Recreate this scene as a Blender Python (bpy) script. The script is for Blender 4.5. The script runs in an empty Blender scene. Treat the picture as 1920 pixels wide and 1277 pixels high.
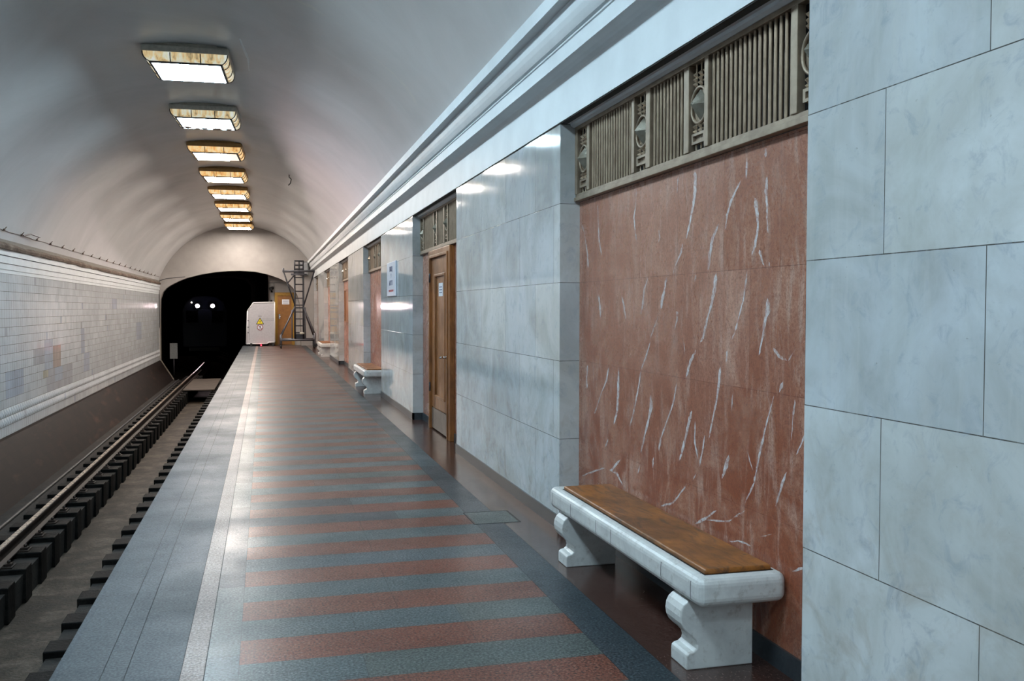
import bpy, math, random
from mathutils import Vector, Matrix
random.seed(7)
sc = bpy.context.scene
COL = sc.collection

# ------------------------------------------------------------------ camera
cam_d = bpy.data.cameras.new('camera'); cam = bpy.data.objects.new('camera', cam_d); COL.objects.link(cam)
F, CX, CY, VX, VY, ROLL, EYE = 1736.0, 960.0, 638.5, 496.0, 578.5, -0.0076, 1.6
ey = Vector((VX-CX, -(VY-CY), F)).normalized()
eu = Vector((math.sin(ROLL), math.cos(ROLL), 0)); eu = (eu - ey*eu.dot(ey)).normalized()
ex = eu.cross(ey)
if ex.x < 0: ex = -ex
# rows of R map camera axes (right, up, forward) to the world
cam.matrix_world = Matrix(((ex[0], ex[1], -ex[2], 0), (ey[0], ey[1], -ey[2], 0), (eu[0], eu[1], -eu[2], EYE), (0, 0, 0, 1)))
cam_d.sensor_width = 36; cam_d.lens = F/1920*36; cam_d.clip_end = 400; cam_d.clip_start = .05
sc.camera = cam

# ------------------------------------------------------------------ world and exposure
w = bpy.data.worlds.new('world'); sc.world = w; w.use_nodes = True
w.node_tree.nodes['Background'].inputs[0].default_value = (.5, .6, .7, 1)
w.node_tree.nodes['Background'].inputs[1].default_value = 0.0
sc.view_settings.view_transform = 'Standard'; sc.view_settings.look = 'None'
sc.view_settings.gamma = 1; sc.view_settings.use_curve_mapping = False
sc.view_settings.exposure = 0.0
sc.cycles.use_denoising = True
sc.cycles.max_bounces = 10; sc.cycles.diffuse_bounces = 6; sc.cycles.glossy_bounces = 4
sc.cycles.sample_clamp_indirect = 6
LAMP_PANEL, LAMP_GLASS = 52.0, 1.0          # radiance of the lamps' opal pane and amber side glass
COOL, WARM = (.63, .86, 1.0), (1.0, .89, .79)

# ------------------------------------------------------------------ helpers
def hexc(r, g, b):
    f = lambda c: (c/255/12.92 if c/255 <= .04045 else ((c/255+.055)/1.055)**2.4)
    return (f(r), f(g), f(b), 1)

class N:
    def __init__(s, name):
        s.m = bpy.data.materials.new(name); s.m.use_nodes = True
        s.t = s.m.node_tree; s.b = s.t.nodes['Principled BSDF']; s.out = s.t.nodes['Material Output']
        s._pos = None
    def node(s, t, **k):
        n = s.t.nodes.new(t)
        for a, v in k.items(): setattr(n, a, v)
        return n
    def put(s, sock, v):
        if v is None: return
        if isinstance(v, bpy.types.NodeSocket): s.t.links.new(v, sock)
        else: sock.default_value = v
    def math(s, op, a, b=None, c=None, clamp=False):
        n = s.node('ShaderNodeMath', operation=op, use_clamp=clamp)
        for i, v in enumerate((a, b, c)): s.put(n.inputs[i], v)
        return n.outputs[0]
    def pos(s):
        if s._pos is None: s._pos = s.node('ShaderNodeNewGeometry').outputs['Position']
        return s._pos
    def xyz(s):
        n = s.node('ShaderNodeSeparateXYZ'); s.put(n.inputs[0], s.pos()); return n.outputs
    def vec(s, x, y, z):
        n = s.node('ShaderNodeCombineXYZ')
        for i, v in enumerate((x, y, z)): s.put(n.inputs[i], v)
        return n.outputs[0]
    def noise(s, vec, scale, detail=4, rough=.55, dist=0):
        n = s.node('ShaderNodeTexNoise'); s.put(n.inputs['Vector'], vec)
        n.inputs['Scale'].default_value = scale; n.inputs['Detail'].default_value = detail
        n.inputs['Roughness'].default_value = rough; n.inputs['Distortion'].default_value = dist
        return n.outputs[0]
    def ramp(s, fac, stops):
        n = s.node('ShaderNodeValToRGB'); s.put(n.inputs[0], fac); e = n.color_ramp.elements
        while len(e) < len(stops): e.new(.5)
        for i, (p, c) in enumerate(stops):
            e[i].position = p; e[i].color = c if hasattr(c, '__len__') else (c, c, c, 1)
        return n.outputs[0]
    def mix(s, fac, a, b, mode='MIX'):
        n = s.node('ShaderNodeMix', data_type='RGBA', blend_type=mode)
        s.put(n.inputs[0], fac); s.put(n.inputs[6], a); s.put(n.inputs[7], b); return n.outputs[2]
    def scale(s, vec, v):
        n = s.node('ShaderNodeVectorMath', operation='MULTIPLY'); s.put(n.inputs[0], vec); n.inputs[1].default_value = v
        return n.outputs[0]
    def bump(s, h, strength=.2, dist=.01):
        n = s.node('ShaderNodeBump'); s.put(n.inputs['Height'], h)
        n.inputs['Strength'].default_value = strength; n.inputs['Distance'].default_value = dist
        s.put(s.b.inputs['Normal'], n.outputs[0])
    def fin(s, col=None, rough=.5, metal=0, spec=None, emit=None, estr=0, coat=0, coat_rough=.1):
        s.put(s.b.inputs['Base Color'], col); s.put(s.b.inputs['Roughness'], rough)
        s.b.inputs['Metallic'].default_value = metal
        if spec is not None: s.b.inputs['Specular IOR Level'].default_value = spec
        if emit is not None:
            s.put(s.b.inputs['Emission Color'], emit); s.put(s.b.inputs['Emission Strength'], estr)
        if coat: s.b.inputs['Coat Weight'].default_value = coat; s.b.inputs['Coat Roughness'].default_value = coat_rough
        return s.m

def plain(name, rgb, rough=.5, metal=0, var=.08, scale=20, **k):
    n = N(name); c = hexc(*rgb)
    f = n.noise(n.pos(), scale)
    d = tuple(max(0, v*(1-2*var)) for v in c[:3])+(1,); l = tuple(min(1, v*(1+2*var)) for v in c[:3])+(1,)
    return n.fin(n.ramp(f, [(.3, d), (.7, l)]), rough, metal, **k)

class MB:
    """collects faces; build() links them as one mesh object"""
    def __init__(s): s.v = []; s.f = []; s.mi = []; s.sm = []
    def add(s, vs, fs, mi=0, smooth=False):
        o = len(s.v); s.v += [tuple(p) for p in vs]
        for f in fs: s.f.append([i+o for i in f]); s.mi.append(mi); s.sm.append(smooth)
        return s
    def quad(s, a, b, c, d, mi=0): return s.add([a, b, c, d], [(0, 1, 2, 3)], mi)
    def box(s, x0, x1, y0, y1, z0, z1, mi=0):
        v = [(x, y, z) for z in (z0, z1) for y in (y0, y1) for x in (x0, x1)]
        return s.add(v, [(0, 2, 3, 1), (4, 5, 7, 6), (0, 1, 5, 4), (2, 6, 7, 3), (0, 4, 6, 2), (1, 3, 7, 5)], mi)
    def tube(s, a, b, r, n=10, mi=0, r2=None, caps=True):
        a = Vector(a); b = Vector(b); d = (b-a).normalized()
        u = d.orthogonal().normalized(); w_ = d.cross(u); r2 = r if r2 is None else r2
        vs = [a+(u*math.cos(t)+w_*math.sin(t))*r for t in (2*math.pi*i/n for i in range(n))]
        vs += [b+(u*math.cos(t)+w_*math.sin(t))*r2 for t in (2*math.pi*i/n for i in range(n))]
        s.add(vs, [(i, (i+1) % n, n+(i+1) % n, n+i) for i in range(n)], mi, n > 6)
        if caps: s.add(vs[:n], [tuple(reversed(range(n)))], mi); s.add(vs[n:], [tuple(range(n))], mi)
        return s
    def path(s, pts, r, n=6, mi=0):
        for a, b in zip(pts[:-1], pts[1:]): s.tube(a, b, r, n, mi)
        return s
    def prism_y(s, prof, y0, y1, mi=0, closed=True, smooth=False, cap=True):
        """profile of (x, z) swept along y"""
        n = len(prof); vs = [(x, y0, z) for x, z in prof]+[(x, y1, z) for x, z in prof]
        m = n if closed else n-1
        s.add(vs, [(i, (i+1) % n, n+(i+1) % n, n+i) for i in range(m)], mi, smooth)
        if closed and cap: s.add(vs[:n], [tuple(reversed(range(n)))], mi); s.add(vs[n:], [tuple(range(n))], mi)
        return s
    def prism_x(s, prof, x0, x1, mi=0):
        """profile of (y, z) swept along x"""
        n = len(prof); vs = [(x0, y, z) for y, z in prof]+[(x1, y, z) for y, z in prof]
        s.add(vs, [(i, (i+1) % n, n+(i+1) % n, n+i) for i in range(n)], mi)
        s.add(vs[:n], [tuple(reversed(range(n)))], mi); s.add(vs[n:], [tuple(range(n))], mi)
        return s
    def sweep(s, secs, mi=0, smooth=True, closed=False):
        """skin through a list of equal-length point rings"""
        n = len(secs[0]); o = []
        for q in secs: o += q
        m = n if closed else n-1
        s.add(o, [(k*n+i, k*n+(i+1) % n, (k+1)*n+(i+1) % n, (k+1)*n+i) for k in range(len(secs)-1) for i in range(m)], mi, smooth)
        return s
    def build(s, name, mats, parent=None, bevel=0, loc=None, segs=2):
        me = bpy.data.meshes.new(name); me.from_pydata(s.v, [], s.f); 
        for m in (mats if isinstance(mats, (list, tuple)) else [mats]): me.materials.append(m)
        me.polygons.foreach_set('material_index', s.mi); me.polygons.foreach_set('use_smooth', s.sm)
        import bmesh
        bm = bmesh.new(); bm.from_mesh(me)
        if len(bm.verts) < 60000: bmesh.ops.remove_doubles(bm, verts=bm.verts, dist=1e-5)
        bmesh.ops.recalc_face_normals(bm, faces=bm.faces); bm.to_mesh(me); bm.free(); me.update()
        o = bpy.data.objects.new(name, me); COL.objects.link(o)
        if parent: o.parent = parent
        if loc: o.location = loc
        if bevel:
            b = o.modifiers.new('bevel', 'BEVEL'); b.width = bevel; b.segments = segs; b.limit_method = 'ANGLE'; b.angle_limit = math.radians(40)
        return o

def struct(o, label=None):
    o['kind'] = 'structure'
    if label: o['label'] = label
    return o
def tag(o, label, cat, group=None):
    o['label'] = label; o['category'] = cat
    if group: o['group'] = group
    return o
def thing(name, label, cat, loc, group=None, rz=0):
    o = bpy.data.objects.new(name, None); COL.objects.link(o); o.location = loc; o.rotation_euler = (0, 0, rz); o.empty_display_size = .2
    return tag(o, label, cat, group)
def copy_tree(o, parent=None):
    c = o.copy(); COL.objects.link(c); c.parent = parent
    for ch in list(o.children): copy_tree(ch, c)
    return c

# ------------------------------------------------------------------ dimensions
W, B = 2.055, 2.205                  # pier face and niche back
PITCH, NICHE0, NICHEW = 6.86, 3.22, 3.14
NICHES = [(NICHE0+PITCH*k, NICHE0+PITCH*k+NICHEW) for k in range(-2, 5)]   # k=-2,-1 lie behind the camera
WT = 2.93                            # top of the marble
YB, YE = -11.0, 41.0                 # back end and tunnel portal
EDGE = -.895                         # platform edge
LX = -4.236                          # far wall across the track
VC, VR, VZ = -.95, 3.477, 1.623      # vault centre x, radius, centre height
SLAB = .566; ZJ = .092               # marble course height, first joint
VEINS=[[4522,2330,4494,2326,4517,2266,4483,2261,4525,2193,4496,2189,4552,2122,4528,2118,4580,2050,4561,2046,4616,1977,4604,1975],[4657,1964,4638,1961,4674,1916,4659,1913,4752,1837,4742,1835,4771,1798,4764,1797],[4715,2336,4705,2334,4734,2239,4723,2237],[5314,2333,5305,2331,5319,2235,5310,2234,5357,2165,5334,2163,5330,2089,5314,2088,5306,2013,5297,2013],[5994,2321,5982,2320,5982,2170,5966,2168,5969,2073,5946,2072,5920,1960,5890,1961],[6331,2213,6306,2213,6259,2136,6246,2136,6197,1976,6176,1976,6186,1891,6161,1890],[4976,2060,4959,2059,4964,2013,4947,2011,4976,1985,4968,1984],[3796,2336,3782,2333,3802,2291,3784,2288],[3786,2208,3769,2205,3799,2136,3771,2133,3783,2071,3766,2069,3778,2016,3769,2015,3768,1943,3758,1942],[3966,2317,3954,2315,3972,2214,3963,2213],[3897,2119,3868,2118,3879,2043,3846,2042,3861,1987,3843,1985,3888,1897,3867,1894,3911,1852,3897,1849],[3853,1874,3829,1876,3822,1826,3805,1828,3794,1793,3786,1795],[3759,1815,3745,1815,3753,1790,3743,1790],[4026,2224,4005,2216,4121,2128,4102,2123,4159,2063,4143,2060,4171,1994,4161,1993],[4242,2031,4226,2027,4312,1967,4283,1960,4342,1886,4315,1882,4360,1799,4338,1797],[4276,1785,4246,1783,4288,1710,4254,1707,4313,1639,4291,1636,4364,1546,4347,1544,4410,1452,4388,1450,4437,1419,4429,1417],[4492,1783,4480,1781,4503,1746,4492,1745],[3952,1783,3939,1781,3973,1703,3960,1701,3999,1617,3988,1616,4056,1511,4044,1509,4092,1451,4085,1450],[4141,1400,4127,1399,4154,1334,4140,1334],[4863,1785,4842,1782,4895,1712,4873,1709,4930,1655,4892,1652,4940,1597,4924,1596],[4963,1562,4955,1561,5035,1491,5024,1490,5081,1431,5064,1429],[5084,1407,5072,1406,5140,1333,5120,1332,5223,1232,5205,1230],[5130,1788,5115,1786,5182,1717,5164,1715,5205,1633,5187,1631,5232,1566,5219,1565],[5547,1684,5527,1686,5504,1607,5480,1609,5474,1532,5460,1532],[5972,1704,5948,1704,5951,1622,5920,1622,5936,1540,5917,1540],[4729,1591,4705,1591,4720,1552,4702,1552,4751,1485,4741,1484],[3771,1652,3754,1652,3775,1599,3737,1597,3793,1553,3769,1551,3814,1460,3797,1459,3840,1385,3829,1384],[3715,1424,3704,1429,3666,1388,3651,1398,3595,1372,3590,1377],[3525,1435,3521,1434,3587,1376,3583,1374],[4642,1454,4635,1455,4602,1314,4595,1315],[5223,1226,5205,1226,5276,1100,5254,1100,5322,996,5300,997,5400,862,5381,863],[4488,1387,4470,1384,4551,1325,4524,1323,4606,1229,4587,1228],[4212,1312,4195,1312,4231,1240,4206,1241,4243,1158,4226,1158,4287,1051,4272,1052,4328,932,4315,933],[4375,947,4359,948,4408,848,4390,849,4436,769,4420,771],[4455,745,4446,745,4506,688,4498,688],[4716,1192,4704,1192,4768,1065,4752,1065,4846,965,4831,965,4930,851,4908,851,4957,777,4935,778],[5027,730,5007,732,5046,662,5026,664],[5074,1092,5059,1094,5083,1021,5036,1024,5109,947,5080,948,5164,843,5141,844,5220,725,5205,726],[5593,1221,5572,1222,5609,1097,5567,1100,5624,939,5589,941,5676,841,5655,842],[5775,736,5751,736,5831,674,5814,674],[5774,1217,5752,1217,5817,1121,5795,1120,5919,1017,5904,1017,6016,897,6001,897,6046,874,6027,873],[6194,1206,6160,1207,6208,1119,6186,1120,6204,1033,6171,1036],[4529,1062,4513,1062,4568,999,4535,999,4603,917,4579,918,4642,836,4613,837,4679,763,4664,763],[4489,1006,4479,1007,4489,888,4475,891,4451,808,4439,811],[3702,1217,3692,1217,3736,1141,3723,1141,3777,1045,3764,1045,3822,946,3804,947,3844,868,3833,868,3871,788,3857,788,3951,677,3941,677],[4116,882,4100,883,4155,818,4119,819,4184,751,4172,751],[3532,1215,3521,1215,3546,1135,3535,1136,3557,1029,3550,1029],[3452,1078,3442,1078,3484,1023,3467,1022,3517,974,3510,974],[3590,888,3581,888,3633,824,3611,824,3683,714,3672,714],[4077,1192,4069,1193,4095,1082,4087,1083],[3936,928,3928,930,3878,842,3871,844],[4231,586,4224,582,4367,513,4350,505,4478,460,4469,454],[4348,502,4347,511,4100,553,4103,559,3999,610,4006,614,3933,644,3938,647],[4579,653,4569,652,4692,560,4680,559,4757,517,4744,509,4915,466,4910,458],[6292,391,6299,397,6019,473,6028,481,5825,528,5831,533],[5550,639,5528,636,5741,528,5691,531,5621,528,5594,541,5510,473,5494,478],[5234,649,5219,650,5265,588,5249,590],[4099,454,4099,460,3982,483,3979,489,3888,483,3884,488],[3439,515,3430,501,3536,467,3531,460],[3633,1282,3614,1280,3661,1230,3649,1229],[3813,548,3814,552,3700,584,3701,588]]

# ------------------------------------------------------------------ materials
def marble_white(name, joints=True):
    n = N(name); x, y, z = n.xyz()
    if joints: v = n.vec(n.math('SUBTRACT', y, .87), n.math('SUBTRACT', z, ZJ), 0)
    else: v = n.vec(.3, n.math('SUBTRACT', z, ZJ), 0)
    br = n.node('ShaderNodeTexBrick'); n.put(br.inputs['Vector'], v)
    br.offset = .5; br.offset_frequency = 2
    br.inputs['Scale'].default_value = 1; br.inputs['Brick Width'].default_value = .94; br.inputs['Row Height'].default_value = SLAB
    br.inputs['Mortar Size'].default_value = .0022; br.inputs['Mortar Smooth'].default_value = .2; br.inputs['Bias'].default_value = 0
    br.inputs['Color1'].default_value = hexc(214, 215, 214); br.inputs['Color2'].default_value = hexc(198, 202, 206)
    br.inputs['Mortar'].default_value = hexc(92, 90, 86)
    cloud = n.noise(n.pos(), 1.6, 6, .62, .8)
    c = n.mix(n.ramp(cloud, [(.35, 0), (.7, 1)]), br.outputs['Color'], n.mix(1, br.outputs['Color'], hexc(214, 212, 206), 'MULTIPLY'))
    fine = n.noise(n.pos(), 9, 7, .7, 1.2)
    c = n.mix(n.ramp(fine, [(.53, 0), (.72, .55)]), c, hexc(148, 156, 168))
    streak = n.noise(n.scale(n.pos(), (1, 5, .7)), 3.2, 6, .6, .4)      # faint upright grain
    c = n.mix(n.ramp(streak, [(.5, 0), (.75, .35)]), c, hexc(206, 206, 202))
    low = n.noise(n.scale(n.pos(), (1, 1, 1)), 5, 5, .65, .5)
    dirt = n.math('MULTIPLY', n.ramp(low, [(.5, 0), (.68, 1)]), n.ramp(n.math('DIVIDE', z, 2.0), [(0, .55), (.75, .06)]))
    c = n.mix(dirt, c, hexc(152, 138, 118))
    spots = n.ramp(n.noise(n.pos(), 38, 3, .5), [(.72, 0), (.78, .5)])
    c = n.mix(spots, c, hexc(120, 110, 98))
    n.bump(n.math('ADD', n.math('MULTIPLY', br.outputs['Fac'], -1.0), n.math('MULTIPLY', n.noise(n.pos(), 3, 2), .08)), .12, .004)
    return n.fin(c, n.ramp(fine, [(.3, .04), (.8, .11)]), spec=.24)

def marble_red(name, shift=0.):
    n = N(name); x, y, z = n.xyz()
    v = n.vec(n.math('ADD', y, .054+shift), n.math('SUBTRACT', z, ZJ), 0)
    br = n.node('ShaderNodeTexBrick'); n.put(br.inputs['Vector'], v); br.offset = .5
    for k, q in (('Scale', 1), ('Brick Width', .53), ('Row Height', SLAB), ('Mortar Size', .0016), ('Mortar Smooth', .3), ('Bias', 0)): br.inputs[k].default_value = q
    br.inputs['Color1'].default_value = hexc(198, 150, 128); br.inputs['Color2'].default_value = hexc(176, 122, 98)
    br.inputs['Mortar'].default_value = hexc(88, 56, 48)
    cl = n.noise(n.scale(n.pos(), (1, 1, .8)), 2.2, 8, .7, 1.5)
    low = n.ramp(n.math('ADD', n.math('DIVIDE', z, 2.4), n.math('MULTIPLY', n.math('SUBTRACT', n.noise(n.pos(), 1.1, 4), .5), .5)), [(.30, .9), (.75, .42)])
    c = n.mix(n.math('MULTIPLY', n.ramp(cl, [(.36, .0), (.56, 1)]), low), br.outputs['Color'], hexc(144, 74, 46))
    up = n.noise(n.scale(n.pos(), (1, 4.5, .8)), 4, 7, .65, .6)
    c = n.mix(n.ramp(up, [(.5, 0), (.72, .6)]), c, hexc(208, 176, 160))
    f = n.noise(n.pos(), 24, 6, .7, 2.5)
    c = n.mix(n.ramp(f, [(.485, 0), (.505, .8), (.525, 0)]), c, hexc(84, 44, 34))
    f2 = n.noise(n.pos(), 60, 4, .7)
    c = n.mix(n.ramp(f2, [(.48, 0), (.66, .55)]), c, hexc(112, 62, 48))
    n.bump(br.outputs['Fac'], .1, .003)
    return n.fin(c, n.ramp(cl, [(.3, .22), (.8, .36)]), spec=.3)

def vein_mat():
    n = N('white_calcite_vein')
    f = n.noise(n.pos(), 30, 5, .7, 1)
    return n.fin(n.ramp(f, [(.36, hexc(160, 108, 94)), (.5, hexc(196, 180, 176)), (.7, hexc(222, 222, 224))]), .35, spec=.45)

def granite(name, base, alt, dark, light, rough=(.30, .46), scale=80, spec=.20):
    n = N(name)
    f = n.noise(n.pos(), scale, 2, .6)
    q = lambda t: tuple(v*.47 for v in hexc(*t)[:3])+(1,)
    c = n.ramp(f, [(.36, q(dark)), (.46, q(base)), (.56, q(alt)), (.70, q(light))])
    big = n.noise(n.pos(), 1.3, 5, .6)
    c = n.mix(n.ramp(big, [(.4, 0), (.7, .4)]), c, n.mix(1, c, hexc(150, 146, 142), 'MULTIPLY'))
    sc_ = n.noise(n.scale(n.pos(), (1, 1, 1)), 18, 5, .75, 1)
    r = n.math('ADD', n.ramp(big, [(.3, rough[0]), (.75, rough[1])]), n.ramp(sc_, [(.5, 0), (.8, .12)]))
    n.bump(n.math('ADD', f, n.math('MULTIPLY', n.noise(n.pos(), 11, 4), 1.5)), .10, .002)
    return n.fin(c, r, spec=spec)

GR_GREY = [granite('grey_granite_%s' % k, *v) for k, v in (('green', ((96, 110, 112), (118, 132, 134), (66, 78, 82), (156, 166, 168))),
    ('blue', ((94, 108, 113), (117, 131, 137), (64, 76, 82), (154, 165, 170))), ('olive', ((102, 111, 108), (122, 132, 128), (70, 79, 78), (156, 164, 160))))]
GR_RED = [granite('red_granite_%s' % k, *v) for k, v in (('rose', ((144, 84, 66), (168, 100, 78), (80, 62, 58), (182, 144, 130))),
    ('rust', ((150, 82, 62), (170, 96, 72), (86, 64, 58), (172, 146, 136))), ('dull', ((138, 86, 72), (158, 102, 86), (84, 66, 62), (174, 148, 142))))]
GR_DARK = granite('dark_grey_granite', (72, 82, 88), (90, 102, 110), (48, 56, 62), (126, 138, 144))
GR_EDGE = [granite('edge_granite_%s' % k, *v, rough=(.42, .58), spec=.25) for k, v in (('blue', ((88, 96, 104), (102, 110, 118), (70, 78, 86), (122, 130, 138))), ('grey', ((94, 100, 106), (108, 114, 120), (76, 82, 88), (126, 132, 138))))]
GR_PINK = granite('pink_granite', (176, 150, 142), (198, 174, 166), (140, 118, 112), (222, 206, 200), (.38, .5), spec=.3)
GR_MAROON = granite('maroon_granite', (100, 70, 62), (118, 84, 74), (66, 48, 46), (134, 104, 96), (.14, .24), spec=.5)
GROUT = plain('dark_grout', (62, 62, 60), .8)
BASE = plain('dark_skirting_granite', (56, 60, 64), .3, var=.12, scale=60)
MW = marble_white('white_marble_slabs'); MWR = marble_white('white_marble_return', False)
MR = marble_red('red_marble_slabs'); VEIN = vein_mat()

def vault_mat():
    n = N('painted_vault_plaster')
    a = n.noise(n.pos(), .55, 6, .6, .6)
    c = n.ramp(a, [(.3, hexc(200, 200, 200)), (.7, hexc(216, 216, 216))])
    b = n.noise(n.pos(), 30, 4, .6)
    # one faint water-stain ring across the vault
    x, y, z = n.xyz()
    st = n.math('ABSOLUTE', n.math('SUBTRACT', y, n.math('ADD', 9.6, n.math('MULTIPLY', n.noise(n.pos(), 1.2, 3), 1.2))))
    ring = n.math('MULTIPLY', n.ramp(st, [(0, 1), (.05, 0)]), n.ramp(n.noise(n.pos(), 2.0, 4), [(.45, 0), (.6, .35)]))
    c = n.mix(ring, c, hexc(228, 224, 208))
    n.bump(n.math('ADD', n.math('MULTIPLY', a, 1.0), n.math('MULTIPLY', b, .04)), .2, .05)
    return n.fin(c, .27, spec=.5)
VAULT = vault_mat()
PAINT = plain('white_painted_plaster', (212, 216, 218), .42, var=.03, scale=3)
PAINTW = plain('cream_painted_wall', (156, 151, 147), .5, var=.04, scale=2.5)
def soffit():
    n = N('shade_grey_soffit_paint'); return n.fin(n.ramp(n.noise(n.pos(), 6), [(.3, hexc(188, 188, 190)), (.7, hexc(198, 198, 200))]), .45)  # underside shade put into the paint as a light grey
SOFFIT = soffit()
def brass(name, c1, c2, rough=.35, metal=.6):
    n = N(name); f = n.noise(n.pos(), 14, 4)
    return n.fin(n.ramp(f, [(.35, hexc(*c1)), (.65, hexc(*c2))]), n.ramp(f, [(.3, rough), (.7, rough+.12)]), metal)
BRASS = brass('aged_bronze_frame', (140, 122, 104), (166, 148, 128), .42)
BRASSB = brass('bronze_bars', (146, 124, 104), (166, 144, 122), .3)
BRASSD = brass('dark_bronze_plate', (34, 28, 24), (48, 38, 30), .5)
BACK = plain('dark_void_backing', (20, 18, 18), .7)
def tile_mat(name, rgb, rough=.10):
    n = N(name); c = hexc(*rgb); f = n.noise(n.pos(), 1.5, 4)
    g = n.node('ShaderNodeNewGeometry'); rnd = g.outputs['Random Per Island']
    d = tuple(v*.88 for v in c[:3])+(1,)
    cc = n.mix(n.ramp(f, [(.35, 0), (.7, 1)]), d, c)
    cc = n.mix(n.math('MULTIPLY', rnd, .12), cc, hexc(190, 186, 178))
    n.bump(n.noise(n.pos(), 9, 2), .04, .01)
    return n.fin(cc, rough, spec=.6)
TILE = tile_mat('glazed_white_tile', (220, 223, 226)); TILE_B = tile_mat('bluish_tile', (198, 204, 216)); TILE_P = tile_mat('greyish_tile', (200, 200, 204))
TILE_R = tile_mat('brownish_tile', (200, 184, 176)); TILE_C = tile_mat('cream_tile', (210, 204, 186))
TILE_G = plain('grey_tile_grout', (112, 106, 98), .7)
def plinth_mat():
    n = N('dark_brown_glazed_brick'); x, y, z = n.xyz()
    br = n.node('ShaderNodeTexBrick'); n.put(br.inputs['Vector'], n.vec(y, n.math('MULTIPLY', z, 1.1), 0))
    for k, q in (('Scale', 1), ('Brick Width', .30), ('Row Height', .15), ('Mortar Size', .005), ('Bias', 0)): br.inputs[k].default_value = q
    br.inputs['Color1'].default_value = hexc(38, 26, 21); br.inputs['Color2'].default_value = hexc(25, 18, 15); br.inputs['Mortar'].default_value = hexc(22, 18, 16)
    c = n.mix(n.ramp(n.noise(n.pos(), 2, 5), [(.4, 0), (.7, .6)]), br.outputs['Color'], hexc(22, 17, 15))
    c = n.mix(n.ramp(n.noise(n.scale(n.pos(), (1, .6, 3)), 1.1, 4), [(.6, 0), (.72, .6)]), c, hexc(84, 58, 46))
    return n.fin(c, .6, spec=.2)
PLINTH = plinth_mat()
def bed_mat(name, a, b, c_, r=.75, spec=.3):
    n = N(name); f = n.noise(n.pos(), 2.4, 7, .7, .4); g = n.noise(n.pos(), 26, 5, .7)
    c = n.ramp(f, [(.32, hexc(*a)), (.5, hexc(*b)), (.7, hexc(*c_))])
    c = n.mix(n.ramp(g, [(.4, .5), (.6, 0)]), c, hexc(*a))
    n.bump(g, .5, .02); return n.fin(c, r, spec=spec)
BED = bed_mat('sooty_concrete', (20, 18, 16), (36, 31, 27), (56, 49, 43))
TROUGH = bed_mat('stained_trough_concrete', (18, 15, 12), (56, 47, 38), (104, 92, 80), .6, .2)
SLEEPER = bed_mat('tarred_sleeper', (9, 9, 8), (16, 15, 14), (40, 37, 34), .6, .08)
def rail_mat():
    n = N('rusty_rail_steel'); f = n.noise(n.scale(n.pos(), (4, .5, 4)), 6, 5)
    return n.fin(n.ramp(f, [(.3, hexc(30, 22, 18)), (.7, hexc(52, 38, 30))]), .6, .4)
RAILS = rail_mat(); RAILT = brass('worn_rail_head', (150, 130, 112), (184, 166, 146), .22)
BLACK = plain('black_rubber', (20, 20, 21), .55)
TUNNEL = bed_mat('darkened_sooty_tunnel_lining', (6, 6, 6), (10, 9, 8), (16, 14, 12), .95, 0)  # soot, with the darkness of the unlit tunnel put into the colour
BEDT = bed_mat('darkened_sooty_tunnel_bed', (8, 7, 6), (13, 11, 10), (20, 17, 15), .95, 0)  # sooty bed blackened further: tunnel darkness is part of the colour
def wood(name, a, b, c_, rough=.3, sc3=(14, 1.6, 14)):
    n = N(name); f = n.noise(n.scale(n.pos(), sc3), 2.2, 8, .7, 1.4); g = n.noise(n.pos(), 2.6, 4)
    c = n.ramp(f, [(.3, hexc(*a)), (.5, hexc(*b)), (.72, hexc(*c_))])
    c = n.mix(n.ramp(g, [(.45, 0), (.7, .75)]), c, hexc(*a))
    n.bump(f, .12, .003)
    return n.fin(c, n.ramp(g, [(.3, rough), (.7, rough+.2)]), spec=.5)
WOOD_SEAT = wood('worn_varnished_seat_board', (66, 46, 32), (142, 86, 36), (170, 106, 42), .34, (7, 1.8, 7))
WOOD_DOOR = wood('varnished_oak_door', (100, 58, 26), (148, 92, 46), (174, 116, 64), .3, (14, 14, 1.4))
WOOD_BRN = plain('brown_painted_door', (140, 94, 42), .45, var=.08, scale=8)
YELLOW = plain('ochre_door_frame_paint', (158, 118, 34), .45, var=.06)
def bench_mat():
    n = N('white_marble_bench'); f = n.noise(n.pos(), 5, 6, .7, 1); g = n.noise(n.pos(), 22, 5, .7)
    c = n.ramp(f, [(.35, hexc(214, 212, 208)), (.7, hexc(190, 188, 186))])
    c = n.mix(n.ramp(g, [(.55, 0), (.75, .6)]), c, hexc(142, 128, 116))
    n.bump(g, .08, .003); return n.fin(c, n.ramp(g, [(.4, .3), (.7, .5)]), spec=.45)
BENCH = bench_mat(); JOINT = plain('dark_stone_joint', (58, 56, 54), .8)
STEEL = plain('grey_painted_steel_tube', (92, 92, 98), .4, .3, var=.1, scale=30)
STEELD = plain('dark_steel', (52, 52, 58), .45, .3, var=.15)
GREYBOX = plain('grey_enamel', (128, 130, 130), .4)
BOXDARK = plain('dark_grey_enamel', (84, 84, 80), .45)
WHITEP = plain('white_enamel_panel', (176, 174, 178), .35, var=.03)
SIGNW = plain('white_sign_face', (214, 220, 232), .25, var=.02)
SIGNB = plain('blue_lettering', (56, 66, 110), .4); SIGNR = plain('red_sign_bar', (150, 30, 50), .4)
SIGNY = plain('yellow_warning_face', (222, 204, 30), .4); SIGNK = plain('black_print', (24, 22, 20), .4); SIGNRING = plain('red_ring_print', (150, 70, 66), .4)
PAPER = plain('white_paper_notice', (226, 228, 234), .5, var=.02); INK = plain('grey_print', (110, 116, 140), .5)
CHROME = plain('polished_door_handle', (226, 226, 230), .12, 1, var=.02)
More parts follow.
